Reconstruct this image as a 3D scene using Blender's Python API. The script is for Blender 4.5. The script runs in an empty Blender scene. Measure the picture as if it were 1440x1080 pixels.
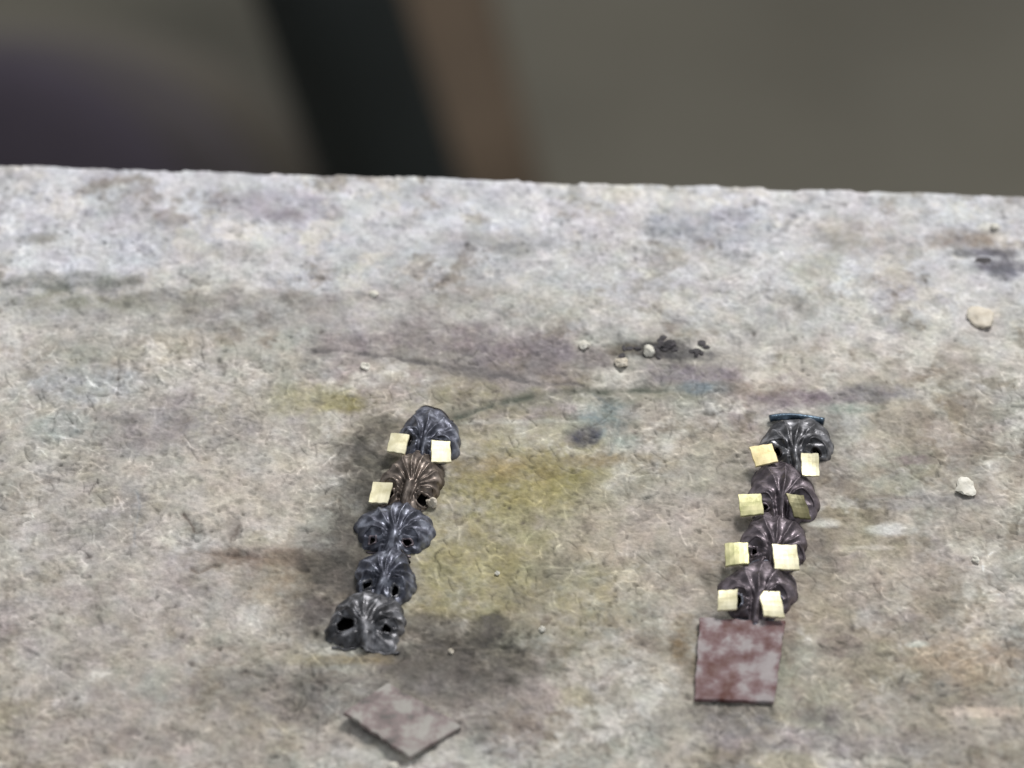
import bpy, bmesh, math, random
import numpy as np
from mathutils import Vector, Matrix

# ------------------------------------------------------------------ camera / light / exposure
SC = bpy.context.scene
COL = SC.collection
MM = 0.001
HFOV = math.radians(15.0)
PITCH = math.radians(43.0)
DIST = 0.3646                       # lens to the middle of the slab, metres
W, H = 1440.0, 1080.0
FPX = W / 2 / math.tan(HFOV / 2)

cam_d = bpy.data.cameras.new('camera')
cam = bpy.data.objects.new('camera', cam_d)
COL.objects.link(cam)
FWD = Vector((0, math.cos(PITCH), -math.sin(PITCH)))
RIGHT = Vector((1, 0, 0))
UPV = RIGHT.cross(FWD)
CAM = -FWD * DIST
cam.location = CAM
cam.rotation_euler = (math.pi / 2 - PITCH, 0, 0)
cam_d.sensor_width = 36
cam_d.lens = 18 / math.tan(HFOV / 2)
cam_d.clip_start = 0.005
cam_d.clip_end = 50
cam_d.dof.use_dof = True
cam_d.dof.focus_distance = 0.3535
cam_d.dof.aperture_fstop = 25.0
SC.camera = cam

world = bpy.data.worlds.new('World')
SC.world = world
world.use_nodes = True
bg = world.node_tree.nodes['Background']
bg.inputs[0].default_value = (0.93, 0.97, 1.0, 1)
bg.inputs[1].default_value = 0.40

def area(name, loc, target, size, power, color):
    d = bpy.data.lights.new(name, 'AREA')
    d.shape = 'RECTANGLE'
    d.size, d.size_y = size
    d.energy = power
    d.color = color
    o = bpy.data.objects.new(name, d)
    COL.objects.link(o)
    o.location = loc
    o.rotation_euler = (Vector(target) - Vector(loc)).to_track_quat('-Z', 'Y').to_euler()
    return o
area('window_light', (0.26, 0.52, 0.62), (0, 0.0, 0), (0.30, 0.24), 7.5, (1.0, 0.975, 0.94))

SC.view_settings.view_transform = 'Standard'
SC.view_settings.look = 'None'
SC.view_settings.exposure = 0.0
SC.view_settings.gamma = 1.0
SC.view_settings.use_curve_mapping = False
SC.cycles.pixel_filter_type = 'GAUSSIAN'
SC.cycles.filter_width = 1.7
SC.cycles.use_denoising = True
SC.cycles.max_bounces = 6

# ------------------------------------------------------------------ helpers
def ray(px, py):
    return FWD + RIGHT * ((px - W / 2) / FPX) + UPV * ((H / 2 - py) / FPX)
def G(px, py, z=0.0):
    """ground point in mm for a spot of the slab, at height z mm"""
    d = ray(px, py)
    t = (z * MM - CAM.z) / d.z
    p = (CAM + d * t) / MM
    return (p.x, p.y)
def at(px, py, dist):
    return CAM + ray(px, py).normalized() * dist
def lin(c):
    return tuple((v / 255 / 12.92) if v / 255 <= 0.04045 else ((v / 255 + 0.055) / 1.055) ** 2.4 for v in c)
def link(o, parent=None):
    COL.objects.link(o)
    if parent is not None:
        o.parent = parent
    return o
def tag(o, label=None, cat=None, group=None, kind=None):
    if label: o['label'] = label
    if cat: o['category'] = cat
    if group: o['group'] = group
    if kind: o['kind'] = kind
    return o
def empty(name, loc_mm, rz=0.0):
    o = bpy.data.objects.new(name, None)
    o.empty_display_size = 0.002
    o.location = [c * MM for c in loc_mm]
    o.rotation_euler = (0, 0, rz)
    return link(o)
def mesh_obj(name, verts, faces, mat, parent=None, smooth=True, scale=MM):
    me = bpy.data.meshes.new(name)
    me.from_pydata([tuple(c * scale for c in v) for v in verts], [], faces)
    me.update()
    bm = bmesh.new(); bm.from_mesh(me)
    bmesh.ops.recalc_face_normals(bm, faces=bm.faces)
    bm.to_mesh(me); bm.free()
    if smooth:
        me.polygons.foreach_set('use_smooth', [True] * len(me.polygons))
    me.materials.append(mat)
    o = bpy.data.objects.new(name, me)
    return link(o, parent)
def bevel(o, w, seg=2):
    m = o.modifiers.new('bevel', 'BEVEL'); m.width = w * MM; m.segments = seg; m.limit_method = 'ANGLE'
    return o

# numpy value noise -----------------------------------------------------
TABS = {}
def vnoise(x, y, scale, seed):
    if seed not in TABS:
        TABS[seed] = np.random.default_rng(seed).random((256, 256)).astype(np.float32)
    tab = TABS[seed]
    fx, fy = x / scale + 1000.3, y / scale + 1000.7
    ix, iy = np.floor(fx).astype(np.int64), np.floor(fy).astype(np.int64)
    tx, ty = (fx - ix), (fy - iy)
    tx = tx * tx * tx * (tx * (tx * 6 - 15) + 10); ty = ty * ty * ty * (ty * (ty * 6 - 15) + 10)
    a = tab[ix & 255, iy & 255]; b = tab[(ix + 1) & 255, iy & 255]
    c = tab[ix & 255, (iy + 1) & 255]; d = tab[(ix + 1) & 255, (iy + 1) & 255]
    return (a * (1 - tx) + b * tx) * (1 - ty) + (c * (1 - tx) + d * tx) * ty
def fbm(x, y, scale, seed, octv=4, gain=0.55):
    s = 0; amp = 1; tot = 0
    for k in range(octv):
        ang = 0.6 * k + seed
        xr = x * math.cos(ang) - y * math.sin(ang); yr = x * math.sin(ang) + y * math.cos(ang)
        s = s + amp * vnoise(xr, yr, scale, seed * 31 + k); tot += amp
        amp *= gain; scale *= 0.5
    return s / tot - 0.5
def sstep(a, b, x):
    t = np.clip((x - a) / (b - a), 0, 1)
    return t * t * (3 - 2 * t)

# ------------------------------------------------------------------ materials
def newmat(name):
    m = bpy.data.materials.new(name); m.use_nodes = True
    nt = m.node_tree
    return m, nt, nt.nodes['Principled BSDF']
def nd(nt, t, **kw):
    n = nt.nodes.new(t)
    for k, v in kw.items():
        setattr(n, k, v)
    return n
def noise_mat(name, c1, c2, scale, rough=(0.5, 0.8), metal=0.0, bump=0.0, bscale=None, c3=None, contrast=(0.35, 0.65), bdist=0.0001, detail=5):
    m, nt, b = newmat(name)
    L = nt.links.new
    tc = nd(nt, 'ShaderNodeTexCoord')
    n1 = nd(nt, 'ShaderNodeTexNoise'); n1.inputs['Scale'].default_value = scale; n1.inputs['Detail'].default_value = detail
    L(tc.outputs['Object'], n1.inputs['Vector'])
    r = nd(nt, 'ShaderNodeValToRGB')
    r.color_ramp.elements[0].position = contrast[0]; r.color_ramp.elements[1].position = contrast[1]
    r.color_ramp.elements[0].color = (*c1, 1); r.color_ramp.elements[1].color = (*c2, 1)
    if c3:
        e = r.color_ramp.elements.new((contrast[0] + contrast[1]) / 2); e.color = (*c3, 1)
    L(n1.outputs['Fac'], r.inputs['Fac']); L(r.outputs['Color'], b.inputs['Base Color'])
    n2 = nd(nt, 'ShaderNodeTexNoise'); n2.inputs['Scale'].default_value = bscale or scale * 3; n2.inputs['Detail'].default_value = 4
    L(tc.outputs['Object'], n2.inputs['Vector'])
    mr = nd(nt, 'ShaderNodeMapRange'); mr.inputs['From Min'].default_value = 0.3; mr.inputs['From Max'].default_value = 0.7
    mr.inputs['To Min'].default_value = rough[0]; mr.inputs['To Max'].default_value = rough[1]
    L(n2.outputs['Fac'], mr.inputs['Value']); L(mr.outputs['Result'], b.inputs['Roughness'])
    b.inputs['Metallic'].default_value = metal
    if bump:
        bp = nd(nt, 'ShaderNodeBump'); bp.inputs['Strength'].default_value = bump; bp.inputs['Distance'].default_value = bdist
        L(n2.outputs['Fac'], bp.inputs['Height']); L(bp.outputs['Normal'], b.inputs['Normal'])
    return m

def slab_material():
    m, nt, b = newmat('fibre_slab')
    L = nt.links.new
    at_ = nd(nt, 'ShaderNodeAttribute', attribute_name='stain')
    tc = nd(nt, 'ShaderNodeTexCoord')
    n1 = nd(nt, 'ShaderNodeTexNoise'); n1.inputs['Scale'].default_value = 2600; n1.inputs['Detail'].default_value = 4; n1.inputs['Roughness'].default_value = 0.65
    L(tc.outputs['Object'], n1.inputs['Vector'])
    mr = nd(nt, 'ShaderNodeMapRange'); mr.inputs['From Min'].default_value = 0.25; mr.inputs['From Max'].default_value = 0.75
    mr.inputs['To Min'].default_value = 0.80; mr.inputs['To Max'].default_value = 1.20
    L(n1.outputs['Fac'], mr.inputs['Value'])
    mx = nd(nt, 'ShaderNodeVectorMath', operation='SCALE')
    L(at_.outputs['Color'], mx.inputs[0]); L(mr.outputs['Result'], mx.inputs['Scale'])
    L(mx.outputs['Vector'], b.inputs['Base Color'])
    b.inputs['Roughness'].default_value = 0.86
    b.inputs['Specular IOR Level'].default_value = 0.25
    n2 = nd(nt, 'ShaderNodeTexNoise'); n2.inputs['Scale'].default_value = 4200; n2.inputs['Detail'].default_value = 4
    L(tc.outputs['Object'], n2.inputs['Vector'])
    bp = nd(nt, 'ShaderNodeBump'); bp.inputs['Strength'].default_value = 0.5; bp.inputs['Distance'].default_value = 0.00012
    L(n2.outputs['Fac'], bp.inputs['Height']); L(bp.outputs['Normal'], b.inputs['Normal'])
    return m

# ------------------------------------------------------------------ the slab
e0, e1 = G(15, 228), G(1422, 270)
slope = (e1[1] - e0[1]) / (e1[0] - e0[0])
def yedge(x):
    return e0[1] + slope * (x - e0[0])
ybot = G(720, 1080)[1]
XS = np.concatenate([np.linspace(-130, -62, 30)[:-1], np.arange(-62, 62, 0.125), np.linspace(62, 130, 30)])
# distance from the far edge, towards the viewer
far = yedge(0)
TS = np.concatenate([np.arange(1.0, (far - ybot) + 5, 0.15), np.linspace((far - ybot) + 5.2, 150, 50)])
ER = 0.9                            # worn radius of the far edge
arc = [math.radians(a) for a in (90, 72, 54, 36, 18)]
t_rows = [None, *arc]               # None: foot of the back face
nx, ny = len(XS), len(TS)
X = np.repeat(XS[None, :], ny, 0); T = np.repeat(TS[:, None], nx, 1)
Y = yedge(X) - T

def window(cx, cy, mx, my):
    j = np.searchsorted(XS, [cx - mx, cx + mx]); t = yedge(cx) - cy; k = abs(slope) * mx
    i = np.searchsorted(TS, [t - my - k, t + my + k])
    return slice(max(0, i[0] - 1), min(ny, i[1] + 1)), slice(max(0, j[0] - 1), min(nx, j[1] + 1))
def stain_and_light_fields(X, Y):
    sh = X.shape
    base = np.array(lin((172, 166, 157)))
    C = np.ones(sh + (3,), np.float64) * base
    wx = X + 5.0 * fbm(X, Y, 9, 3, 5, 0.65); wy = Y + 5.0 * fbm(X, Y, 9, 4, 5, 0.65)
    T = yedge(X) - Y
    def mix(mask, col, a):
        nonlocal C
        m = (np.clip(mask, 0, 1) * a)[..., None]
        C = C * (1 - m) + np.array(lin(col)) * m
    # pale far side: brightening by the back light put into the colour
    mix(1 - sstep(9, 30, T + 10 * fbm(X, Y, 18, 8)), (203, 203, 208), 0.9)
    # broad drifts of tone
    mix(sstep(0.0, 0.2, fbm(X, Y, 16, 11, 5)), (136, 129, 121), 0.6)
    mix(sstep(0.02, 0.2, fbm(X, Y, 12, 12, 5)), (196, 192, 186), 0.75)
    mix(sstep(0.06, 0.2, fbm(X, Y, 10, 13, 5)) * sstep(22, 34, T), (152, 143, 116), 0.45)
    mix(sstep(0.06, 0.2, fbm(X, Y, 9, 14, 5)), (152, 140, 146), 0.5)
    mix(sstep(0.05, 0.2, fbm(X, Y, 8, 15, 5)), (150, 158, 152), 0.35)
    mix(1 - sstep(8, 26, T + 12 * fbm(X, Y, 14, 9)), (198, 198, 203), 0.6)  # second coat of the painted far-side light
    # small blotches, scuffs and chalky patches
    ridg = 1 - np.abs(fbm(X, Y, 7, 16, 5, 0.7)) * 2
    mix(sstep(0.93, 0.99, ridg) * sstep(24, 38, T), (126, 116, 106), 0.38)
    mix(sstep(0.08, 0.22, fbm(X, Y, 5, 17, 5, 0.7)), (124, 114, 101), 0.6)
    mix(sstep(0.06, 0.20, fbm(X, Y, 4.5, 18, 5, 0.7)), (208, 204, 197), 0.65)
    mix(sstep(0.10, 0.24, fbm(X * .35, Y, 3.5, 19, 5, 0.7)) * sstep(26, 40, T), (116, 106, 98), 0.5)
    S = [
     (200,660,330,190,(184,180,176),.35),(330,860,260,110,(168,160,150),.25),(620,640,200,90,(172,166,150),.25),(1000,800,200,140,(168,158,146),.3),(1280,880,200,160,(160,150,138),.35),(560,430,300,30,(160,156,152),.3),
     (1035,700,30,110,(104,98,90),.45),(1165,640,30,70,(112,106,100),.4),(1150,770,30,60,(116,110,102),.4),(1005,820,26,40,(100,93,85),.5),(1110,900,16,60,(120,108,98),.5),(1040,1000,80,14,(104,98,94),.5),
     (110,365,120,24,(200,201,205),.8),(60,320,60,45,(196,196,200),.5),(200,330,80,30,(176,174,182),.4),
     (105,398,120,15,(112,114,110),.85),(150,428,170,16,(136,136,124),.7),(340,422,170,16,(146,141,138),.6),(240,450,260,22,(150,148,146),.5),  # dark band at left: shade below a low step, painted in
     (385,290,75,28,(152,146,156),.6),(395,305,26,12,(120,114,122),.6),(150,300,40,14,(140,140,146),.5),(60,335,28,8,(130,128,120),.6),
     (700,340,120,16,(142,140,142),.5),(720,352,40,10,(120,120,124),.5),(310,355,60,12,(160,155,148),.5),
     (1000,318,85,30,(150,153,162),.7),(1210,332,90,34,(158,152,145),.6),(1150,372,60,18,(160,160,150),.4),
     (1350,338,60,14,(136,122,112),.7),(1400,372,50,10,(104,102,110),.8),(1385,354,40,8,(96,94,101),.8),(1350,356,22,8,(110,110,114),.7),(1410,385,20,12,(100,102,110),.7),
     (900,380,200,40,(184,184,180),.4),(820,440,140,30,(190,188,182),.4),(1100,440,150,40,(186,186,184),.5),
     (640,478,150,24,(130,122,126),.85),(740,500,110,18,(124,116,121),.75),(560,465,90,20,(150,144,144),.5),
     (925,490,72,17,(66,64,64),1.0),(760,515,160,16,(126,120,122),.6),(800,560,170,18,(140,138,124),.6),(870,492,30,10,(110,100,86),.6),(975,498,45,12,(92,90,92),.8),(965,525,80,16,(128,120,127),.75),(1000,545,50,10,(112,124,132),.7),
     (1220,553,75,13,(124,121,128),.75),(1110,560,72,13,(118,106,114),.8),(1060,545,60,14,(150,138,124),.5),(1200,575,40,8,(140,152,144),.5),
     (490,566,34,16,(124,116,76),.8),(430,560,60,28,(166,160,128),.5),(120,540,90,26,(170,174,178),.6),(250,608,120,36,(144,138,140),.6),(90,600,60,20,(160,168,166),.4),
     (330,690,150,55,(188,180,170),.6),(120,760,110,50,(176,170,166),.5),(190,700,30,26,(138,136,138),.5),
     (715,745,200,180,(154,146,114),.55),(740,680,115,46,(146,137,90),.7),(695,655,80,18,(138,120,94),.3),(800,724,90,40,(152,146,106),.5),(680,800,80,46,(156,149,108),.5),(740,745,60,30,(146,143,108),.25),(640,860,60,20,(150,142,104),.5),
     (850,588,46,26,(126,139,142),.75),(820,614,22,14,(78,78,88),1.0),(845,648,62,10,(132,118,92),.65),(760,600,60,14,(168,166,150),.5),(880,620,30,16,(140,150,146),.5),
     (920,740,150,50,(178,168,160),.6),(900,690,80,26,(168,164,152),.4),(1000,640,60,50,(172,165,152),.5),
     (360,784,90,16,(128,112,102),.6),(430,815,100,40,(146,130,112),.6),(458,788,34,20,(92,90,86),.8),(525,660,24,40,(92,90,86),.75),(540,600,26,20,(112,106,96),.6),(440,862,26,24,(106,100,98),.7),(480,815,40,30,(100,96,94),.7),  # blots left of the left row: soot and painted shadow
     (655,920,120,54,(66,64,61),1.0),(590,960,110,30,(104,98,94),.6),(590,935,90,26,(98,93,88),.7),(500,730,50,120,(88,84,80),.75),(460,800,66,46,(80,76,72),.9),(455,870,50,40,(92,86,83),.65),(520,645,36,56,(76,73,69),.9),(600,885,80,20,(112,106,98),.7),(700,950,80,34,(98,94,90),.7),(430,985,150,42,(110,105,102),.7),(330,950,60,10,(128,122,116),.5),(610,1000,120,40,(130,124,120),.5),(480,930,60,10,(132,120,92),.6),  # soot, with the shadow beside the left row put into the colour
     (790,800,52,20,(122,120,108),.5),(960,905,22,36,(112,92,66),.8),(985,945,26,24,(120,106,84),.5),
     (1180,908,40,14,(122,112,106),.65),(1300,962,90,30,(136,130,120),.5),(1330,960,26,18,(118,124,128),.6),(1350,935,80,40,(166,146,124),.45),(1100,1040,130,20,(138,130,132),.6),(1020,1018,60,16,(128,124,124),.6),(1160,1005,46,16,(122,116,116),.6),(1260,1050,90,20,(142,136,134),.5),
     (1310,600,90,36,(150,140,130),.6),(1290,648,32,8,(130,116,118),.6),(1290,705,80,12,(140,138,138),.5),(1080,690,30,60,(140,132,120),.4),(1250,820,90,36,(166,156,146),.5),
     (1160,735,24,7,(214,213,208),.95),(1250,744,34,9,(212,211,206),.95),(1225,770,40,4,(196,190,180),.5),(1362,830,11,16,(206,202,196),.7),(1380,1000,60,9,(196,182,170),.6),(1290,905,16,5,(200,205,196),.8),
     (1375,480,22,12,(186,184,182),.7),(1350,500,26,8,(196,192,186),.6),(985,488,18,8,(200,197,186),.8),(700,592,90,4,(196,194,184),.6),
     (150,1000,120,40,(166,158,154),.4),(80,930,70,40,(172,166,164),.4),(200,1030,260,50,(172,163,157),.5),(120,860,130,60,(178,170,165),.5),
    ]
    # the blots, with ragged warped outlines
    rag = fbm(X, Y, 3.0, 21, 5, 0.7)
    rag2 = fbm(X, Y, 1.1, 22, 4, 0.75) + .6 * fbm(X, Y, 4.0, 23, 3)
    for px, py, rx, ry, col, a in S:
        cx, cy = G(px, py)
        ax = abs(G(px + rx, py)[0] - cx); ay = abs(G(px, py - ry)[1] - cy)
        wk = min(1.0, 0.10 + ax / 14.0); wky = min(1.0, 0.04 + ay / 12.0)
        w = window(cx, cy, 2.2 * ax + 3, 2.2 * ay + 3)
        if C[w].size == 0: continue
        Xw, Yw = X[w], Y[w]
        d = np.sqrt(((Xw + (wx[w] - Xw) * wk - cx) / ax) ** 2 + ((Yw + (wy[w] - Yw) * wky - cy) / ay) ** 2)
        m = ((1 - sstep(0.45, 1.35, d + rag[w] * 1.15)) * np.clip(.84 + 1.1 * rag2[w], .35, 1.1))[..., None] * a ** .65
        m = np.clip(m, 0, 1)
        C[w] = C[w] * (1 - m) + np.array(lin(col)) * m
    return C

def seg_mask(X, Y, pts, wid):
    """soft line of half-width wid mm through slab points given as pixels"""
    best = np.full(X.shape, 1e9)
    P = [G(*p) for p in pts]
    for (x0, y0), (x1, y1) in zip(P[:-1], P[1:]):
        dx, dy = x1 - x0, y1 - y0
        t = np.clip(((X - x0) * dx + (Y - y0) * dy) / (dx * dx + dy * dy), 0, 1)
        best = np.minimum(best, np.hypot(X - x0 - t * dx, Y - y0 - t * dy))
    return np.exp(-(best / wid) ** 2)

rng = np.random.default_rng(7)
C = stain_and_light_fields(X, Y)
# relief: slow swells, pores, far-side wear
Z = 0.55 * fbm(X, Y, 22, 31, 3) + 0.38 * fbm(X, Y, 4.5, 32, 4) + 0.20 * fbm(X, Y, 1.3, 33, 4, 0.7) + 0.09 * fbm(X, Y, 0.45, 37, 2, 0.7)
pore = sstep(0.14, 0.24, fbm(X, Y, 1.6, 34, 3))
Z -= 0.10 * pore
C *= (1 - 0.16 * pore[..., None])
mot = fbm(X, Y, 2.2, 35, 5, 0.75)
C *= (1 + 0.72 * mot)[..., None]
mot2 = fbm(X, Y, 0.8, 36, 3, 0.75)
C *= (1 + 0.34 * mot2)[..., None]
grain = vnoise(X, Y, 0.33, 41) - .5
C *= (1 + 0.22 * grain * (0.5 + sstep(-.15, .2, fbm(X, Y, 9, 42, 3))))[..., None]
pit = sstep(.80, .93, vnoise(X, Y, 0.55, 43)) * sstep(-.05, .15, fbm(X, Y, 6, 44, 3))
C *= (1 - .34 * pit)[..., None]; Z -= .10 * pit
chalk = sstep(.82, .95, vnoise(X, Y, 0.6, 45)) * sstep(-.05, .15, fbm(X, Y, 7, 46, 3))
C = C * (1 + .30 * chalk[..., None]); Z += .05 * chalk
C[..., 0] *= 1 + 0.09 * fbm(X, Y, 1.8, 38, 3); C[..., 2] *= 1 + 0.13 * fbm(X, Y, 1.8, 39, 3)

# felted fibres pressed into the slab: short bent strokes, pale and dark
DX, DT = 0.125, 0.15
i0 = int(np.searchsorted(XS, -62)); nfx = int(round(124 / DX)); nft = int((TS[TS < (far - ybot) + 5]).size)
def stroke_field(n, lmin, lmax, seed):
    r = np.random.default_rng(seed)
    K = 26
    x = r.uniform(0, nfx * DX, n); t = r.uniform(0, nft * DT, n)
    ang = r.uniform(0, 2 * math.pi, n); cur = r.normal(0, 0.55, n); ln = r.uniform(lmin, lmax, n)
    F = np.zeros((nft + 2, nfx + 2))
    amp = r.uniform(0.4, 1.0, n)
    for k in range(K):
        x = x + np.cos(ang) * ln / K; t = t + np.sin(ang) * ln / K; ang = ang + cur / K * 2
        gx, gt = x / DX, t / DT
        ok = (gx > 0) & (gt > 0) & (gx < nfx) & (gt < nft)
        ix, it = gx[ok].astype(int), gt[ok].astype(int); fx, ft = gx[ok] - ix, gt[ok] - it
        wgt = amp[ok] * (ln[ok] / K / DX)
        np.add.at(F, (it, ix), wgt * (1 - fx) * (1 - ft)); np.add.at(F, (it, ix + 1), wgt * fx * (1 - ft))
        np.add.at(F, (it + 1, ix), wgt * (1 - fx) * ft); np.add.at(F, (it + 1, ix + 1), wgt * fx * ft)
    return np.clip(F[:nft, :nfx], 0, 1.3)
light_f = stroke_field(3600, 0.4, 2.3, 51)
dark_f = stroke_field(3600, 0.35, 2.2, 52)
near = sstep(14, 34, TS[:nft])[:, None] * 0.75 + 0.25
C[:nft, i0:i0 + nfx] *= (1 + near * ((0.55 * light_f - 0.48 * dark_f) * sstep(-.2, .15, fbm(X, Y, 11, 53, 3))[:nft, i0:i0 + nfx]))[..., None]
Z[:nft, i0:i0 + nfx] += near * (0.055 * light_f - 0.06 * dark_f)

# cracks, gouges and scored lines seen on the slab
LINES = [
 ([(1142,283),(1110,312),(1082,340)],.35,(128,128,132),.75,-.22),([(1150,300),(1100,332),(1078,348)],.3,(198,198,200),.6,.1),([(1070,352),(1030,382)],.3,(140,140,140),.5,-.1),
 ([(640,590),(690,568),(750,556),(820,549),(890,549),(960,558)],.8,(92,95,86),1.0,-.18),
 ([(440,487),(520,496),(590,506),(660,520),(740,534),(820,541)],.55,(100,97,98),.85,-.16),
 ([(175,498),(168,522),(165,560)],.14,(110,106,104),.7,-.1),([(386,594),(374,624)],.2,(112,104,98),.7,-.12),
 ([(256,722),(274,745)],.28,(98,88,82),.85,-.15),([(336,734),(322,766)],.15,(108,98,92),.7,-.1),
 ([(268,800),(280,806),(330,783),(400,786)],.3,(108,94,84),.7,-.18),([(264,776),(330,786)],.2,(120,106,96),.6,-.1),
 ([(192,690),(194,720),(188,770)],.2,(132,140,150),.5,-.05),([(690,685),(662,718)],.18,(116,106,82),.7,-.1),
 ([(835,552),(868,575),(872,610),(860,640)],.22,(110,118,120),.6,-.08),([(196,708),(240,706)],.2,(204,198,188),.6,.05),
 ([(835,725),(900,727)],.25,(198,188,176),.5,.05),([(870,775),(855,800)],.2,(190,184,170),.6,.05),([(770,795),(810,798)],.2,(196,192,170),.6,.05),
 ([(55,985),(72,962)],.25,(120,116,112),.6,-.1),([(1215,700),(1290,703)],.3,(130,120,112),.5,-.1),([(340,945),(400,960),(450,952)],.4,(112,106,96),.6,-.15),
 ([(1080,385),(1078,410)],.2,(130,126,122),.5,-.1),([(1300,385),(1302,405)],.25,(120,116,114),.6,-.1),
]
jx = X + 1.3 * fbm(X, Y, 3.0, 61, 4, .6); jy = Y + 1.3 * fbm(X, Y, 3.0, 62, 4, .6)
brk = sstep(-.26, .06, fbm(X, Y, 3.2, 63, 4, .7)); brk2 = sstep(-.2, .2, fbm(X, Y, 5.0, 64, 4, .7))
for pts, wd, col, a, dz in LINES:
    P_ = np.array([G(*p) for p in pts]); c_ = (P_.min(0) + P_.max(0)) / 2; h_ = (P_.max(0) - P_.min(0)) / 2 + 3
    w = window(c_[0], c_[1], h_[0], h_[1])
    m = seg_mask(jx[w], jy[w], pts, wd * .5) * brk[w] * .6 + .6 * seg_mask(jx[w], jy[w], pts, wd * 1.9) * brk2[w]
    m = np.clip(m, 0, 1)
    C[w] = C[w] * (1 - a * m[..., None]) + np.array(lin(col)) * a * m[..., None]
    Z[w] += dz * m
SPECKS = [(452,466,5),(258,895,6),(306,912,5),(270,932,5),(340,943,7),(100,980,6),(122,782,6),(670,732,6),(92,640,4),(715,718,5),(737,734,5),(895,608,7),(1195,885,7),(965,978,8),(140,280,6),(545,600,4),(1012,410,4),(1130,472,4),(600,905,5),(248,852,6),(208,1034,5),(805,640,6),(167,532,4),(125,702,4),(1060,470,7)]
for px, py, r in SPECKS:
    cx, cy = G(px, py)
    rr = r / 15.0 * 0.62
    w = window(cx, cy, 3, 3)
    m = np.exp(-((jx[w] - cx) ** 2 + ((jy[w] - cy) * 0.8) ** 2) / rr ** 2)
    C[w] = C[w] * (1 - .8 * m[..., None]) + np.array(lin((80, 74, 70))) * .8 * m[..., None]
    Z[w] -= 0.12 * m
C = np.clip(C, 0.015, 0.78)

# rest the links and plates on even ground: damp the swells
Z = Z - Z.mean()
surf_Z = Z
def ground_z(x, y):
    j = int(np.clip(np.searchsorted(XS, x), 0, nx - 1)); i = int(np.clip(np.searchsorted(TS, yedge(x) - y), 0, ny - 1))
    return float(surf_Z[i, j])

SLAB_T = 14.0
rowsX, rowsY, rowsZ, rowsC = [], [], [], []
zed = Z[0]
wob = 0.9 * fbm(XS, XS * 0, 6, 71, 5, .65) - .5 * sstep(.62, .8, vnoise(XS, XS * 0, 2.2, 72))
for a in t_rows:
    if a is None:
        rowsX.append(XS); rowsY.append(yedge(XS) + wob); rowsZ.append(np.full(nx, -SLAB_T))
    else:
        rowsX.append(XS); rowsY.append(yedge(XS) - ER + ER * math.sin(a) + wob * math.sin(a)); rowsZ.append(zed - ER + ER * math.cos(a))
    rowsC.append(C[0])
VX = np.vstack(rowsX + [X]); VY = np.vstack(rowsY + [Y]); VZ = np.vstack(rowsZ + [Z]); VC = np.concatenate([np.stack(rowsC), C], 0)
VX = np.vstack([VX, VX[-1:]]); VY = np.vstack([VY, VY[-1:]]); VZ = np.vstack([VZ, np.full((1, nx), -SLAB_T)]); VC = np.concatenate([VC, VC[-1:]], 0)
def side(A, s, flat=None):
    c = A[:, :1] if s < 0 else A[:, -1:]
    if flat is not None: c = np.full_like(c, flat)
    return np.concatenate([c, A] if s < 0 else [A, c], 1)
for s in (-1, 1):
    VX, VY, VZ, VC = side(VX, s), side(VY, s), side(VZ, s, -SLAB_T), side(VC, s)
R_, C_ = VX.shape
co = np.stack([VX, VY, VZ], -1).reshape(-1, 3) * MM
idx = np.arange(R_ * C_).reshape(R_, C_)
q = np.stack([idx[:-1, :-1], idx[1:, :-1], idx[1:, 1:], idx[:-1, 1:]], -1).reshape(-1, 4)
me = bpy.data.meshes.new('soldering_slab')
me.vertices.add(len(co)); me.vertices.foreach_set('co', co.ravel().astype(np.float32))
me.loops.add(q.size); me.loops.foreach_set('vertex_index', q.ravel().astype(np.int32))
me.polygons.add(len(q)); me.polygons.foreach_set('loop_start', np.arange(0, q.size, 4, dtype=np.int32)); me.polygons.foreach_set('loop_total', np.full(len(q), 4, np.int32))
me.polygons.foreach_set('use_smooth', np.ones(len(q), bool))
me.update(calc_edges=True)
attr = me.color_attributes.new('stain', 'FLOAT_COLOR', 'POINT')  # slab colour: stains plus the painted far-side light and row shade
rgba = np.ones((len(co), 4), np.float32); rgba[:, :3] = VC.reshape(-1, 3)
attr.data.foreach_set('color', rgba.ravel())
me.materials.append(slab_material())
slab = link(bpy.data.objects.new('soldering_slab', me))
tag(slab, 'stained pale grey fibre soldering slab under the two rows of links', 'slab', kind='structure')

# what carries the slab, and the floor far below
m_bench = noise_mat('bench_wood', lin((96, 78, 60)), lin((120, 98, 74)), 30, (0.6, 0.8))
bv = [(-110, -100, -40), (110, -100, -40), (110, far - 14, -40), (-110, far - 14, -40), (-110, -100, -14), (110, -100, -14), (110, far - 14, -14), (-110, far - 14, -14)]
bfc = [(0, 1, 2, 3), (4, 5, 6, 7), (0, 1, 5, 4), (1, 2, 6, 5), (2, 3, 7, 6), (3, 0, 4, 7)]
o = mesh_obj('bench_top', bv, bfc, m_bench, smooth=False); tag(o, kind='structure')
m_floor = noise_mat('floor', lin((110, 105, 93)), lin((124, 119, 106)), 6, (0.7, 0.9))
FZ = -750
o = mesh_obj('floor', [(-4000, -2500, FZ), (4000, -2500, FZ), (4000, 6000, FZ), (-4000, 6000, FZ)], [(0, 1, 2, 3)], m_floor, smooth=False); tag(o, kind='structure')

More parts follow.
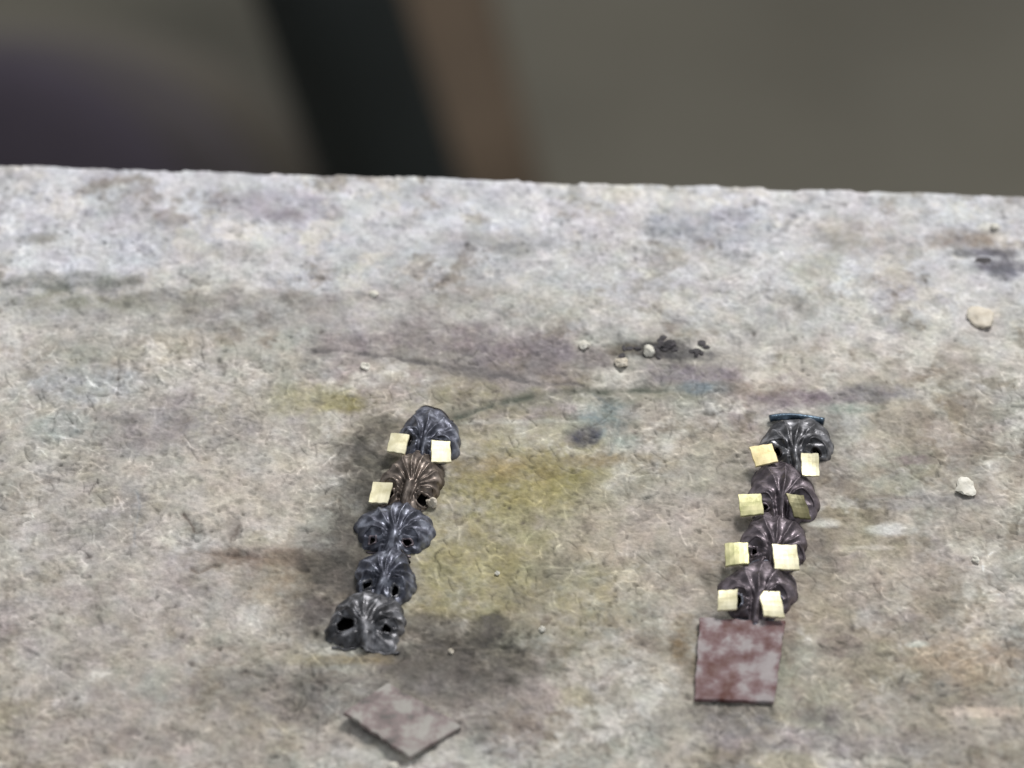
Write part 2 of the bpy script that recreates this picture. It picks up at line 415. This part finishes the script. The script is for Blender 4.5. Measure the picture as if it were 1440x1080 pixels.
# ------------------------------------------------------------------ blurred things behind the far edge
def tube(pts, rad, n=12, closed=False):
    vs, fs = [], []
    P = [Vector(p) for p in pts]
    m = len(P)
    for i, p in enumerate(P):
        if closed: d = P[(i + 1) % m] - P[i - 1]
        else: d = P[min(i + 1, m - 1)] - P[max(i - 1, 0)]
        d.normalize()
        up = Vector((0, 0, 1)) if abs(d.z) < .9 else Vector((0, 1, 0))
        a = d.cross(up).normalized(); b = d.cross(a)
        r = rad[i] if isinstance(rad, (list, tuple)) else rad
        for k in range(n):
            t = 2 * math.pi * k / n
            vs.append(tuple(p + a * (r * math.cos(t)) + b * (r * math.sin(t))))
    for i in range(m if closed else m - 1):
        j = (i + 1) % m
        for k in range(n):
            k2 = (k + 1) % n
            fs.append((i * n + k, i * n + k2, j * n + k2, j * n + k))
    if not closed:
        fs.append(tuple(range(n))); fs.append(tuple(range((m - 1) * n, m * n)))
    return vs, fs
m_black = noise_mat('black_enamel', lin((15, 22, 22)), lin((22, 29, 29)), 40, (0.55, 0.7))
m_rubber = noise_mat('rubber', lin((24, 24, 24)), lin((34, 34, 33)), 60, (0.8, 0.9))
m_wood = noise_mat('brown_wood', lin((112, 96, 80)), lin((126, 108, 90)), 14, (0.6, 0.8))
m_cloth = noise_mat('purple_grey_cloth', lin((70, 63, 74)), lin((84, 76, 84)), 18, (0.85, 0.95))

def post(name, p0, p1, ztop, radius, mat, label, cat, foot_name, foot_mat, square=False):
    d = (p1 - p0)
    def zat(z): return p0 + d * ((z - p0.z) / d.z)
    a, b = zat(ztop), zat(FZ * MM + 0.02)
    root = bpy.data.objects.new(name, None); link(root); root.location = (b.x, b.y, FZ * MM); tag(root, label, cat)
    base = Vector((b.x, b.y, FZ * MM))
    pts = [(a - base + (b - a) * f) for f in (0, .25, .5, .75, 1)]
    v, f = tube(pts, radius, 4 if square else 20)
    sh = mesh_obj('shaft', v, f, mat, root, smooth=not square, scale=1)
    v, f = tube([(0, 0, 0), (0, 0, .004), (0, 0, .02), (0, 0, .03)], [radius * 1.25, radius * 1.3, radius * 1.3, radius * 1.05], 20)
    mesh_obj(foot_name, v, f, foot_mat, root, scale=1)
    v, f = tube([pts[0] + Vector((0, 0, -.004)), pts[0] + Vector((0, 0, .004)), pts[0] + Vector((0, 0, .010))], [radius * 1.06, radius * 1.06, radius * .7], 20)
    mesh_obj('end_cap', v, f, foot_mat, root, scale=1)
    return root
post('metal_post', at(458, -20, 1.20), at(545, 240, 1.24), -.40, .0222, m_black, 'thick black metal post, out of focus, leaning beyond the far slab edge', 'post', 'rubber_foot', m_rubber)
post('wooden_post', at(575, -20, 1.46), at(646, 250, 1.48), -.52, .030, m_wood, 'brown wooden post, out of focus, just right of the black post', 'post', 'foot_block', m_wood)

def bundle():
    root = bpy.data.objects.new('cloth_heap', None); link(root)
    base = at(20, 250, 1.42); root.location = (base.x, base.y, FZ * MM)
    tag(root, 'heap of dark purple grey cloth, very blurred, at the far left behind the slab', 'cloth')
    for q_, (px, py, d, rad, col) in enumerate([(0, 235, 1.40, .070, (76, 69, 80)), (14, 235, 1.47, .095, (95, 89, 91)), (30, 235, 1.54, .108, (116, 110, 101))]):
        m_ = noise_mat('purple_grey_cloth', lin([c - 6 for c in col]), lin([c + 6 for c in col]), 18, (0.85, 0.95))
        c = at(px, py, d); vs, fs = [], []
        n, m = 56, 26
        hgt = at(px, -30 - 20 * q_, d).z - FZ * MM
        for i in range(m + 1):
            s = i / m
            for k in range(n):
                t = 2 * math.pi * k / n
                r = rad * (1 - s ** 5) ** .62 * (1.12 - .30 * s) * (1 + .05 * math.sin(5 * t + 3 * s + q_) * (1 - s)) + .004
                vs.append((c.x - base.x + r * math.cos(t), c.y - base.y + .35 * r * math.sin(t), hgt * s))
        for i in range(m):
            for k in range(n):
                k2 = (k + 1) % n
                fs.append((i * n + k, i * n + k2, (i + 1) * n + k2, (i + 1) * n + k))
        fs.append(tuple(range(n))); fs.append(tuple(range(m * n, (m + 1) * n)))
        mesh_obj('fold', vs, fs, m_, root, scale=1)
bundle()

# ------------------------------------------------------------------ the fluted links
def metal(name, a, b, c, rough):
    return noise_mat(name, lin(a), lin(b), 900, rough, metal=0.72, bump=0.5, bscale=2600, c3=lin(c), contrast=(0.3, 0.7), bdist=0.00008)
M_BLUE = metal('oxidised_blue_grey', (56, 58, 68), (160, 164, 178), (92, 94, 106), (0.24, 0.75))
M_BROWN = metal('oxidised_brown', (70, 63, 58), (166, 154, 146), (110, 100, 94), (0.24, 0.75))
M_PURPLE = metal('oxidised_purple_grey', (70, 64, 70), (140, 130, 138), (100, 92, 98), (0.26, 0.75))
M_GREY = metal('oxidised_grey', (54, 54, 57), (172, 172, 178), (94, 94, 98), (0.22, 0.70))
M_DARK = metal('soot_shade_metal', (30, 28, 29), (62, 58, 58), (44, 41, 42), (0.45, 0.7))
M_STEEL = metal('blued_edge', (40, 50, 62), (104, 122, 138), (62, 76, 90), (0.25, 0.45))

def openings(p):
    r_ = random.Random(p['seed'] * 7 + 1)
    out = []
    for s in (-1, 1):
        out.append((s * (p['hu'] + r_.uniform(-.06, .06)), -.46 + r_.uniform(-.10, .08), p['ro'] * r_.uniform(.8, 1.5), p['ro'] * r_.uniform(.7, 1.1)))
    return out
def link_surface(p, u, v):
    h = p['h']
    rr = min(1.0, math.hypot(u, v * .96))
    z = h * (1 - rr ** 2.3) ** .55 * (.62 + .38 / (1 + math.exp(-(v + .35) * 7)))
    # rounded flutes with sharp valleys, fanning out of the neck
    fy = -.48 + p['fo'] * .12; fx = p['fo'] * .10
    r = math.hypot(u - fx, v - fy); th = math.atan2(v - fy, u - fx)
    win = min(1, max(0, (r - .12) / .22)) * min(1, max(0, (1.5 - r) / .3)) * (1 if v > -.55 else max(0, 1 + (v + .55) * 3.5))
    wob = 1 + .35 * math.sin(3 * th + p['ph'])
    lobe = 1 - abs(math.cos(th * p['nf'] * .5 + p['ph'] + .5 * r)) ** .8
    z += p['fl'] * 2.3 * wob * (lobe - .35) * win * (1.0 - .55 * rr ** 4)
    # swollen lids round the two openings, uneven left and right
    for s, (hu, hv, ru, rv) in zip((-1, 1), p['op']):
        k = 1 + .35 * s * math.sin(p['seed'] * 2.1)
        d = math.hypot((u - hu) / .33, (v - hv) / .33)
        z += .20 * h * k * math.exp(-((d - 1.0) / .34) ** 2) * (1 - .4 * rr ** 3)
    # the neck between them
    z += .26 * h * math.exp(-(u / .12) ** 2) / (1 + math.exp((v - .0) * 9))
    z -= .16 * h * math.exp(-((abs(u) - .20) / .07) ** 2) / (1 + math.exp((v + .05) * 9))
    z += .16 * (.5 - abs(float(vnoise(np.float64(u * 2.6 + p['seed'] * 9), np.float64(v * 2.6), 1.0, 90)) - .5)) * math.sin(p['seed'] * 3 + 4 * u) + .20 * (float(vnoise(np.float64(u * 5 + p['seed'] * 5), np.float64(v * 5), 1.0, 91)) - .5)
    return max(z, .10)
def link_width(p, v):
    n = p['neck']                   # wings broad towards the back, drawn in at the neck
    w = n + (1.04 - n) / (1 + math.exp(-(v + .62) * 6.5))
    return w * (1 - .10 * max(0, v) ** 2)

def make_link(p, name, label, group):
    (x0, yb), (_, yf) = G(p['cx'], p['top'], p['h'] * .7), G(p['cx'], p['bot'], .2)
    xc = G(p['cx'], (p['top'] + p['bot']) / 2, .8)[0]
    yc = (yb + yf) / 2; b = (yb - yf) / 2 * 1.02
    a = p['hw'] / (FPX / (DIST / MM)) * (1.0 - (yc) * math.cos(PITCH) / -(DIST / MM) * 1.0)
    gz = ground_z(xc, yc)
    root = empty(name, (xc, yc, gz), math.radians(p['yaw']))
    tag(root, label, 'link', group)
    nu, nv = 84, 68
    skew = p.get('skew', 0)
    def P(u, v):
        rs = random.Random(p['seed'])
        du = .03 * math.sin(5 * v + p['seed']); dv = .035 * math.sin(4 * u + 2 * p['seed'])
        th = math.atan2(v + .48, u); r2 = min(1, math.hypot(u, v)) ** 4
        sc_ = 1 + r2 * (.06 * (abs(math.cos(th * p['nf'] * .5 + p['ph'] + .5)) - .6) + .09 * math.sin(3 * th + p['seed'] * 2) + .05 * math.sin(7 * th + p['seed']))
        return (a * sc_ * (u * link_width(p, v) + du + skew * v), b * sc_ * (v + dv - .06 * u * u), link_surface(p, u, v) + .05 * math.sin(7 * u + 5 * v + p['seed']))
    vs, fs, ids = [], [], {}
    inside = {}
    for j in range(nv + 1):
        for i in range(nu + 1):
            u, v = -1 + 2 * i / nu, -1 + 2 * j / nv
            u, v = u * math.sqrt(1 - v * v * .44), v * math.sqrt(1 - u * u * .44)
            s = 1 if u > 0 else -1
            hu, hv, ru, rv = p['op'][(s + 1) // 2]
            e = math.hypot((u - hu) / ru, (v - hv) / rv)
            inside[(i, j)] = e < .88
            if .88 <= e < 1.12 and e > 0:            # snap to the rim of the opening
                u = hu + (u - hu) / e; v = hv + (v - hv) / e
            ids[(i, j)] = len(vs)
            x, y, z = P(u, v)
            edge = min(1, (1 - max(abs(-1 + 2 * i / nu), abs(-1 + 2 * j / nv))) / .06)
            vs.append((x, y, z * (.45 + .55 * math.sqrt(max(edge, 0)))))
    for j in range(nv):
        for i in range(nu):
            c4 = [(i, j), (i + 1, j), (i + 1, j + 1), (i, j + 1)]
            if any(inside[c] for c in c4): continue
            fs.append(tuple(ids[c] for c in c4))
    # skirt down to the slab
    ring = [(i, 0) for i in range(nu)] + [(nu, j) for j in range(nv)] + [(i, nv) for i in range(nu, 0, -1)] + [(0, j) for j in range(nv, 0, -1)]
    low = []
    for c in ring:
        x, y, z = vs[ids[c]]; low.append(len(vs)); vs.append((x * 1.01, y * 1.01, -.12))
    for t in range(len(ring)):
        t2 = (t + 1) % len(ring)
        fs.append((ids[ring[t]], low[t], low[t2], ids[ring[t2]]))
    body = mesh_obj('shell', vs, fs, p['mat'], root)
    sm = body.modifiers.new('thickness', 'SOLIDIFY'); sm.thickness = .16 * MM; sm.offset = -1
    # dark sheet added below as shade in the openings, rims round the openings, back bar, front sill
    n = 28
    sole = [(P(.86 * math.cos(t), .86 * math.sin(t))[0], P(.86 * math.cos(t), .86 * math.sin(t))[1], .06) for t in [2 * math.pi * k / n for k in range(n)]]
    sole += [(x, y, -.10) for x, y, z in sole]
    mesh_obj('hole_shade_plate', sole, [tuple(range(n)), tuple(range(n, 2 * n))] + [(k, (k + 1) % n, n + (k + 1) % n, n + k) for k in range(n)], M_DARK, root, smooth=False)
    for s, (hu, hv, ru, rv) in zip((-1, 1), p['op']):
        pts = []
        for k in range(30):
            t = 2 * math.pi * k / 30
            x, y, z = P(hu + ru * 1.06 * math.cos(t), hv + rv * 1.06 * math.sin(t)); pts.append((x, y, z + .03))
        v_, f_ = tube(pts, [.07 + .05 * math.sin(2 * math.pi * k / 30 + p['seed'] + s) ** 2 for k in range(30)], 8, True)
        mesh_obj('eyelet_rim', v_, f_, p['rim'], root)
        # a second, wider arch over the opening
        pts = []
        for k in range(17):
            t = math.radians(15 + 150 * k / 16)
            x, y, z = P(hu + .17 * 1.9 * math.cos(t) * .93, hv + .17 * 1.95 * math.sin(t)); pts.append((x, y, z + .02))
        v_, f_ = tube(pts, [.05 + .07 * math.sin(math.pi * k / 16) for k in range(17)], 8)
        mesh_obj('hood_arch', v_, f_, p['mat'], root)
    pts = [P(u, .96 * math.sqrt(1 - .5 * u * u)) for u in [-.62 + 1.24 * k / 20 for k in range(21)]]
    if p.get('straight'):
        pts = [(a * (-.80 + 1.60 * k / 20), b * (.97 - .16 * (-.8 + .08 * k) ** 2), .55 + .06 * math.sin(k * .3)) for k in range(21)]
    v_, f_ = tube([(x, y + .05, z * .9 + .02 + p.get('lift', 0)) for x, y, z in pts], [p.get('bar', .12)] * 21, 10)
    mesh_obj('back_bar', v_, f_, p['barmat'], root)
    pts = [P(u, -.97 * math.sqrt(1 - .4 * u * u)) for u in [-.8 + 1.6 * k / 20 for k in range(21)]]
    v_, f_ = tube([(x, y - .04, z * .6) for x, y, z in pts], .12, 8)
    mesh_obj('front_sill', v_, f_, p['rim'], root)
    return root

def LP(cx, top, bot, hw, mat, rim, barmat, seed, yaw=0, h=1.55, fl=.16, nf=13, neck=.66, fo=0, **k):
    d = dict(cx=cx, top=top, bot=bot, hw=hw, mat=mat, rim=rim, barmat=barmat, seed=seed, yaw=yaw, h=h, fl=fl, nf=nf, ph=seed * 1.3, neck=neck, fo=fo)
    d.update(k); d.setdefault('hu', .5); d.setdefault('ro', .12); d['op'] = openings(d); return d
GL, GR = 'fluted links in the left row', 'fluted links in the right row'
ROW = [
 (LP(604, 570, 653, 45, M_BLUE, M_DARK, M_DARK, 1, -12, h=1.65, nf=15, fo=-.6, hu=.6), 'blue grey fluted link at the far end of the left row', GL),
 (LP(578, 632, 725, 45, M_BROWN, M_BROWN, M_BROWN, 2, -10, h=1.75, fl=.17, nf=20, fo=.8, hu=.55, ro=.15), 'brown tinged fluted link, second from the far end of the left row', GL),
 (LP(555, 700, 787, 50, M_BLUE, M_PURPLE, M_PURPLE, 3, -8, nf=18, fo=.5, neck=.8), 'bare fluted link in the middle of the left row, below the lone solder chip', GL),
 (LP(542, 768, 853, 43, M_BLUE, M_GREY, M_DARK, 4, -14, fl=.2, nf=17, fo=.9, neck=.7), 'shiny fluted link, second from the near end of the left row', GL),
 (LP(516, 828, 915, 56, M_GREY, M_GREY, M_GREY, 5, -4, fl=.17, h=1.75, nf=19, fo=.3, neck=.95, ro=.155), 'bright grey link with two open eyelets at the near end of the left row', GL),
 (LP(1120, 580, 665, 48, M_GREY, M_DARK, M_STEEL, 6, -4, h=1.6, bar=.34, nf=16, fo=-.2, lift=.0, straight=1, hu=.6), 'grey fluted link with a blued back bar at the far end of the right row', GR),
 (LP(1102, 644, 741, 48, M_PURPLE, M_PURPLE, M_PURPLE, 7, -5, nf=14, neck=.55, fl=.13, hu=.6), 'purple grey fluted link, second from the far end of the right row', GR),
 (LP(1088, 716, 809, 50, M_PURPLE, M_PURPLE, M_PURPLE, 8, -5, fl=.15, nf=17, neck=.55, fo=.3, hu=.6), 'purple grey fluted link, third from the far end of the right row', GR),
 (LP(1067, 782, 879, 50, M_PURPLE, M_BLUE, M_BLUE, 9, -6, fl=.14, nf=15, neck=.6, fo=-.3, hu=.6), 'blue tinged fluted link at the near end of the right row, touching the reddish plate', GR),
]
for p, lab, g in ROW:
    make_link(p, 'fluted_link', lab, g)

# ------------------------------------------------------------------ solder chips
def chip_mat(name, c1, c2, metal=.35):
    return noise_mat(name, lin(c1), lin(c2), 700, (0.36, 0.55), metal=metal, bump=.4, bscale=900, bdist=.0001)
CH_A = chip_mat('solder_cream', (208, 200, 162), (236, 230, 202))
CH_B = chip_mat('solder_tan', (214, 196, 144), (234, 220, 176))
CH_C = chip_mat('solder_green', (166, 166, 116), (216, 210, 166))
CH_D = chip_mat('solder_olive', (92, 90, 60), (132, 126, 92))
GCH = 'square solder chips on the links'
CHIPS = [  # px, py, width px, height px, yaw deg, pitch deg, roll deg, shear, mat, label
 (560, 623, 27, 27, -10, 8, 2, .0, CH_A, 'tilted cream solder chip on the left eyelet of the far link, left row'),
 (620, 636, 29, 30, 2, 10, 3, 0, CH_A, 'cream solder chip on the right eyelet of the far link, left row'),
 (535, 694, 29, 28, -4, 8, 0, .10, CH_A, 'lone cream solder chip on the brown tinged link of the left row'),
 (1074, 640, 34, 27, 13, 12, 0, 0, CH_B, 'tan solder chip turned askew on the far left of the right row'),
 (1139, 655, 26, 31, 0, 12, 0, 0, CH_A, 'narrow cream solder chip on the far right of the right row'),
 (1056, 710, 33, 29, 3, 8, 0, 0, CH_C, 'greenish solder chip, second down on the left of the right row'),
 (1123, 712, 26, 32, -4, 16, 4, -.34, CH_D, 'dull olive slanted solder chip, second down on the right of the right row'),
 (1036, 779, 34, 30, 2, 4, 0, 0, CH_C, 'pale green tan solder chip, third down on the left of the right row'),
 (1105, 784, 36, 33, 0, 10, 0, -.05, CH_A, 'large cream solder chip, third down on the right of the right row'),
 (1023, 844, 28, 27, 2, 12, 0, .10, CH_A, 'small bright cream solder chip nearest the reddish plate on the left'),
 (1085, 849, 31, 34, -2, 10, 0, -.16, CH_A, 'cream solder chip with slanted sides nearest the reddish plate on the right'),
]
PXMM = FPX / (DIST / MM)
rnd = random.Random(3)
for px, py, w, h, yaw, pit, rol, shear, mat, lab in CHIPS:
    z = 1.4
    rol += -3 if ('left' in lab.split(' row')[0] and 'right eyelet' not in lab and 'on the right' not in lab and 'far right' not in lab) else 3
    x, y = G(px, py, z)
    sc = 1 - y * math.cos(PITCH) / -(DIST / MM)
    hw = w / PXMM / 2 * sc * .97
    hh = h / PXMM / 2 * sc / math.sin(PITCH + math.radians(pit))
    root_rot = Matrix.Rotation(math.radians(yaw), 4, 'Z') @ Matrix.Rotation(math.radians(pit), 4, 'X') @ Matrix.Rotation(math.radians(rol), 4, 'Y')
    j = lambda: rnd.uniform(-.05, .05)
    cs = [(-hw + j() - shear * hh, -hh + j()), (hw + j() - shear * hh, -hh + j()), (hw + j() + shear * hh, hh + j()), (-hw + j() + shear * hh, hh + j())]
    n = 5; bx_, by_, tw = rnd.uniform(-.10, .10), rnd.uniform(-.12, .06), rnd.uniform(-.08, .08)
    vs, fs = [], []
    for zz in (.12, -.12):
        for jj in range(n + 1):
            for ii in range(n + 1):
                u, v = ii / n, jj / n
                q_ = [cs[0][k] * (1 - u) * (1 - v) + cs[1][k] * u * (1 - v) + cs[2][k] * u * v + cs[3][k] * (1 - u) * v for k in (0, 1)]
                e_ = .03 * math.sin(17 * u + 11 * v + px)
                U, V = 2 * u - 1, 2 * v - 1
                vs.append((q_[0] + e_, q_[1] + e_, zz + bx_ * U * U + by_ * V * V + tw * U * V))
    M_ = (n + 1) ** 2
    for jj in range(n):
        for ii in range(n):
            f = (jj * (n + 1) + ii, jj * (n + 1) + ii + 1, (jj + 1) * (n + 1) + ii + 1, (jj + 1) * (n + 1) + ii)
            fs.append(f); fs.append(tuple(k + M_ for k in reversed(f)))
    ring = list(range(n)) + [n + k * (n + 1) for k in range(n)] + [M_ - 1 - k for k in range(n)] + [(n - k) * (n + 1) for k in range(n)]
    for t in range(len(ring)):
        a_, b_ = ring[t], ring[(t + 1) % len(ring)]
        fs.append((a_, b_, b_ + M_, a_ + M_))
    o = mesh_obj('solder_chip', vs, fs, mat, smooth=False)
    bevel(o, .04, 1)
    o.matrix_world = Matrix.Translation(Vector((x, y, z)) * MM) @ root_rot
    tag(o, lab, 'solder chip', GCH)

# ------------------------------------------------------------------ loose plates
def plate(name, corners, zt, thick, mat, label, cat):
    P = [G(px, py, z) + (z,) for (px, py), z in zip(corners, zt)]
    cx = sum(p[0] for p in P) / 4; cy = sum(p[1] for p in P) / 4
    n = 14
    vs, fs = [], []
    top = {}
    for j in range(n + 1):
        for i in range(n + 1):
            u, v = i / n, j / n
            q_ = [P[0][k] * (1 - u) * (1 - v) + P[1][k] * u * (1 - v) + P[2][k] * u * v + P[3][k] * (1 - u) * v for k in range(3)]
            wv = .05 * math.sin(6 * u + 3 * v) + .03 * math.sin(11 * v)
            ed = 0.10 * math.sin(23 * u + 17 * v) + .10 * math.sin(41 * v - 9 * u) * math.sin(13 * u + 1)
            top[(i, j)] = len(vs); vs.append((q_[0] - cx + ed * .5, q_[1] - cy + ed * .5, q_[2] + wv))
    N = len(vs)
    vs += [(x, y, z - thick) for x, y, z in vs]
    for j in range(n):
        for i in range(n):
            f = (top[(i, j)], top[(i + 1, j)], top[(i + 1, j + 1)], top[(i, j + 1)])
            fs.append(f); fs.append(tuple(k + N for k in reversed(f)))
    ring = [(i, 0) for i in range(n)] + [(n, j) for j in range(n)] + [(i, n) for i in range(n, 0, -1)] + [(0, j) for j in range(n, 0, -1)]
    for t in range(len(ring)):
        a, b = top[ring[t]], top[ring[(t + 1) % len(ring)]]
        fs.append((a, b, b + N, a + N))
    o = mesh_obj(name, vs, fs, mat, smooth=False)
    o.location = (cx * MM, cy * MM, ground_z(cx, cy) * MM)
    bevel(o, .08)
    return tag(o, label, cat)
m_red = noise_mat('flux_reddened_copper', lin((88, 50, 44)), lin((156, 148, 149)), 560, (0.6, 0.85), metal=.0, bump=.4, bscale=1400, c3=lin((120, 96, 98)), contrast=(0.35, 0.63), detail=6)
m_mauve = noise_mat('dull_mauve_metal', lin((88, 84, 81)), lin((160, 156, 151)), 700, (0.6, 0.85), metal=.0, bump=.35, bscale=1500, c3=lin((130, 116, 115)), contrast=(0.34, 0.64))
plate('square_plate', [(976, 984), (1089, 987), (1104, 874), (984, 868)], [.45, .4, .45, .5], .4, m_red, 'square metal plate with red flux stains at the near end of the right row', 'metal plate')
plate('loose_plate', [(576, 1066), (650, 1022), (545, 962), (483, 1002)], [.75, .35, .6, 1.05], .45, m_mauve, 'loose mauve grey diamond shaped plate lying below the left row', 'metal plate')

# ------------------------------------------------------------------ crumbs
m_chalk = noise_mat('white_crumb', lin((206, 202, 190)), lin((236, 233, 224)), 900, (0.8, 0.95), bump=.5, bscale=3000)
m_cream = noise_mat('flux_flake', lin((196, 186, 170)), lin((222, 214, 200)), 900, (0.8, 0.95), bump=.5, bscale=3000)
m_darkc = noise_mat('burnt_crumb', lin((52, 50, 52)), lin((84, 80, 84)), 900, (0.7, 0.9), bump=.5, bscale=3000)
def crumb(px, py, wpx, hpx, zmm, mat, name, label, cat, seed, group=None, cup=0):
    r = random.Random(seed)
    bm = bmesh.new(); bmesh.ops.create_icosphere(bm, subdivisions=3, radius=1)
    offs = [Vector((r.uniform(-1, 1), r.uniform(-1, 1), r.uniform(-1, 1))).normalized() for _ in range(9)]
    a, b = wpx / PXMM / 2, hpx / PXMM / 2 / math.sin(PITCH)
    for v in bm.verts:
        n_ = v.co.normalized(); k = 1.0
        for o_ in offs:
            d = n_.dot(o_)
            if d > .72: k *= 1 - (d - .72) * .9            # knocked-off facets
        k *= 1 + .06 * math.sin(9 * n_.x + seed) * math.sin(8 * n_.y)
        c = n_ * k * (1 + r.uniform(-.09, .09))
        zz = c.z
        if cup and zz > 0: zz -= cup * max(0, 1 - (c.x ** 2 + c.y ** 2) * 1.7)
        v.co = Vector((c.x * a * 1.12, c.y * b * 1.12, zz * zmm * .75)) * MM
    me = bpy.data.meshes.new(name); bm.to_mesh(me); bm.free()
    me.materials.append(mat)
    me.polygons.foreach_set('use_smooth', [cup > 0] * len(me.polygons))
    o = link(bpy.data.objects.new(name, me))
    x, y = G(px, py, zmm * .4)
    o.location = (x * MM, y * MM, (ground_z(x, y) + zmm * .45) * MM)
    o.rotation_euler = (0, 0, r.uniform(-.5, .5))
    return tag(o, label, cat, group)
GC = 'pale crumbs on the slab'
CR = [
 (1380, 446, 38, 30, .5, m_cream, 'flux_flake', 'large round pale flake near the right edge of the slab', 'flake', .45),
 (1358, 686, 30, 22, .5, m_chalk, 'chalk_crumb', 'white crumb on the slab right of the right row', 'crumb', 0),
 (912, 492, 15, 14, .55, m_chalk, 'chalk_crumb', 'bright white crumb in the dark burnt patch', 'crumb', 0),
 (874, 510, 19, 13, .5, m_cream, 'chalk_crumb', 'cream crumb at the near left of the dark burnt patch', 'crumb', 0),
 (822, 487, 15, 11, .4, m_chalk, 'chalk_crumb', 'small white crumb left of the dark burnt patch', 'crumb', 0),
 (514, 514, 13, 10, .4, m_chalk, 'chalk_crumb', 'white crumb above the far end of the left row', 'crumb', 0),
 (526, 412, 14, 8, .3, m_chalk, 'chalk_crumb', 'tiny white crumb on the pale far part of the slab', 'crumb', 0),
 (1372, 788, 9, 9, .35, m_chalk, 'chalk_crumb', 'tiny white crumb near the right edge, level with the right row', 'crumb', 0),
 (699, 806, 7, 5, .3, m_chalk, 'chalk_crumb', 'tiny white crumb on the yellow stain between the rows', 'crumb', 0),
 (762, 887, 8, 6, .35, m_chalk, 'chalk_crumb', 'tiny pale crumb between the rows beside the sooty patch', 'crumb', 0),
 (553, 1078, 12, 9, .4, m_chalk, 'chalk_crumb', 'white crumb at the bottom below the diamond plate', 'crumb', 0),
 (634, 918, 7, 5, .3, m_cream, 'chalk_crumb', 'tiny cream crumb on the sooty patch below the left row', 'crumb', 0),
 (607, 708, 13, 12, .8, m_cream, 'chalk_crumb', 'pinkish crumb touching the right side of the left row', 'crumb', 0),
 (1398, 318, 12, 9, .4, m_chalk, 'chalk_crumb', 'small white crumb at the far right corner of the slab', 'crumb', 0),
 (940, 484, 20, 11, .45, m_darkc, 'burnt_crumb', 'dark burnt crumb right of the bright white crumb', 'crumb', 0),
 (1388, 362, 40, 12, .16, m_darkc, 'burnt_crumb', 'dark slate coloured chip at the far right edge', 'crumb', 0),
]
for k, (px, py, w, h, z, mat, nm, lab, cat, cup) in enumerate(CR):
    crumb(px, py, w, h, z, mat, nm, lab, cat, 100 + k, GC if nm == 'chalk_crumb' else None, cup)
# crumbly burnt grit in the dark patch beyond the rows
rr = random.Random(77)
for k in range(22):
    px = rr.gauss(932, 28); py = rr.gauss(489, 6)
    crumb(px, py, rr.uniform(5, 13), rr.uniform(5, 9), rr.uniform(.10, .22), m_darkc, 'burnt_grain', 'small dark grain in the crumbly burnt patch beyond the rows', 'grain', 300 + k, 'dark grains in the burnt patch')
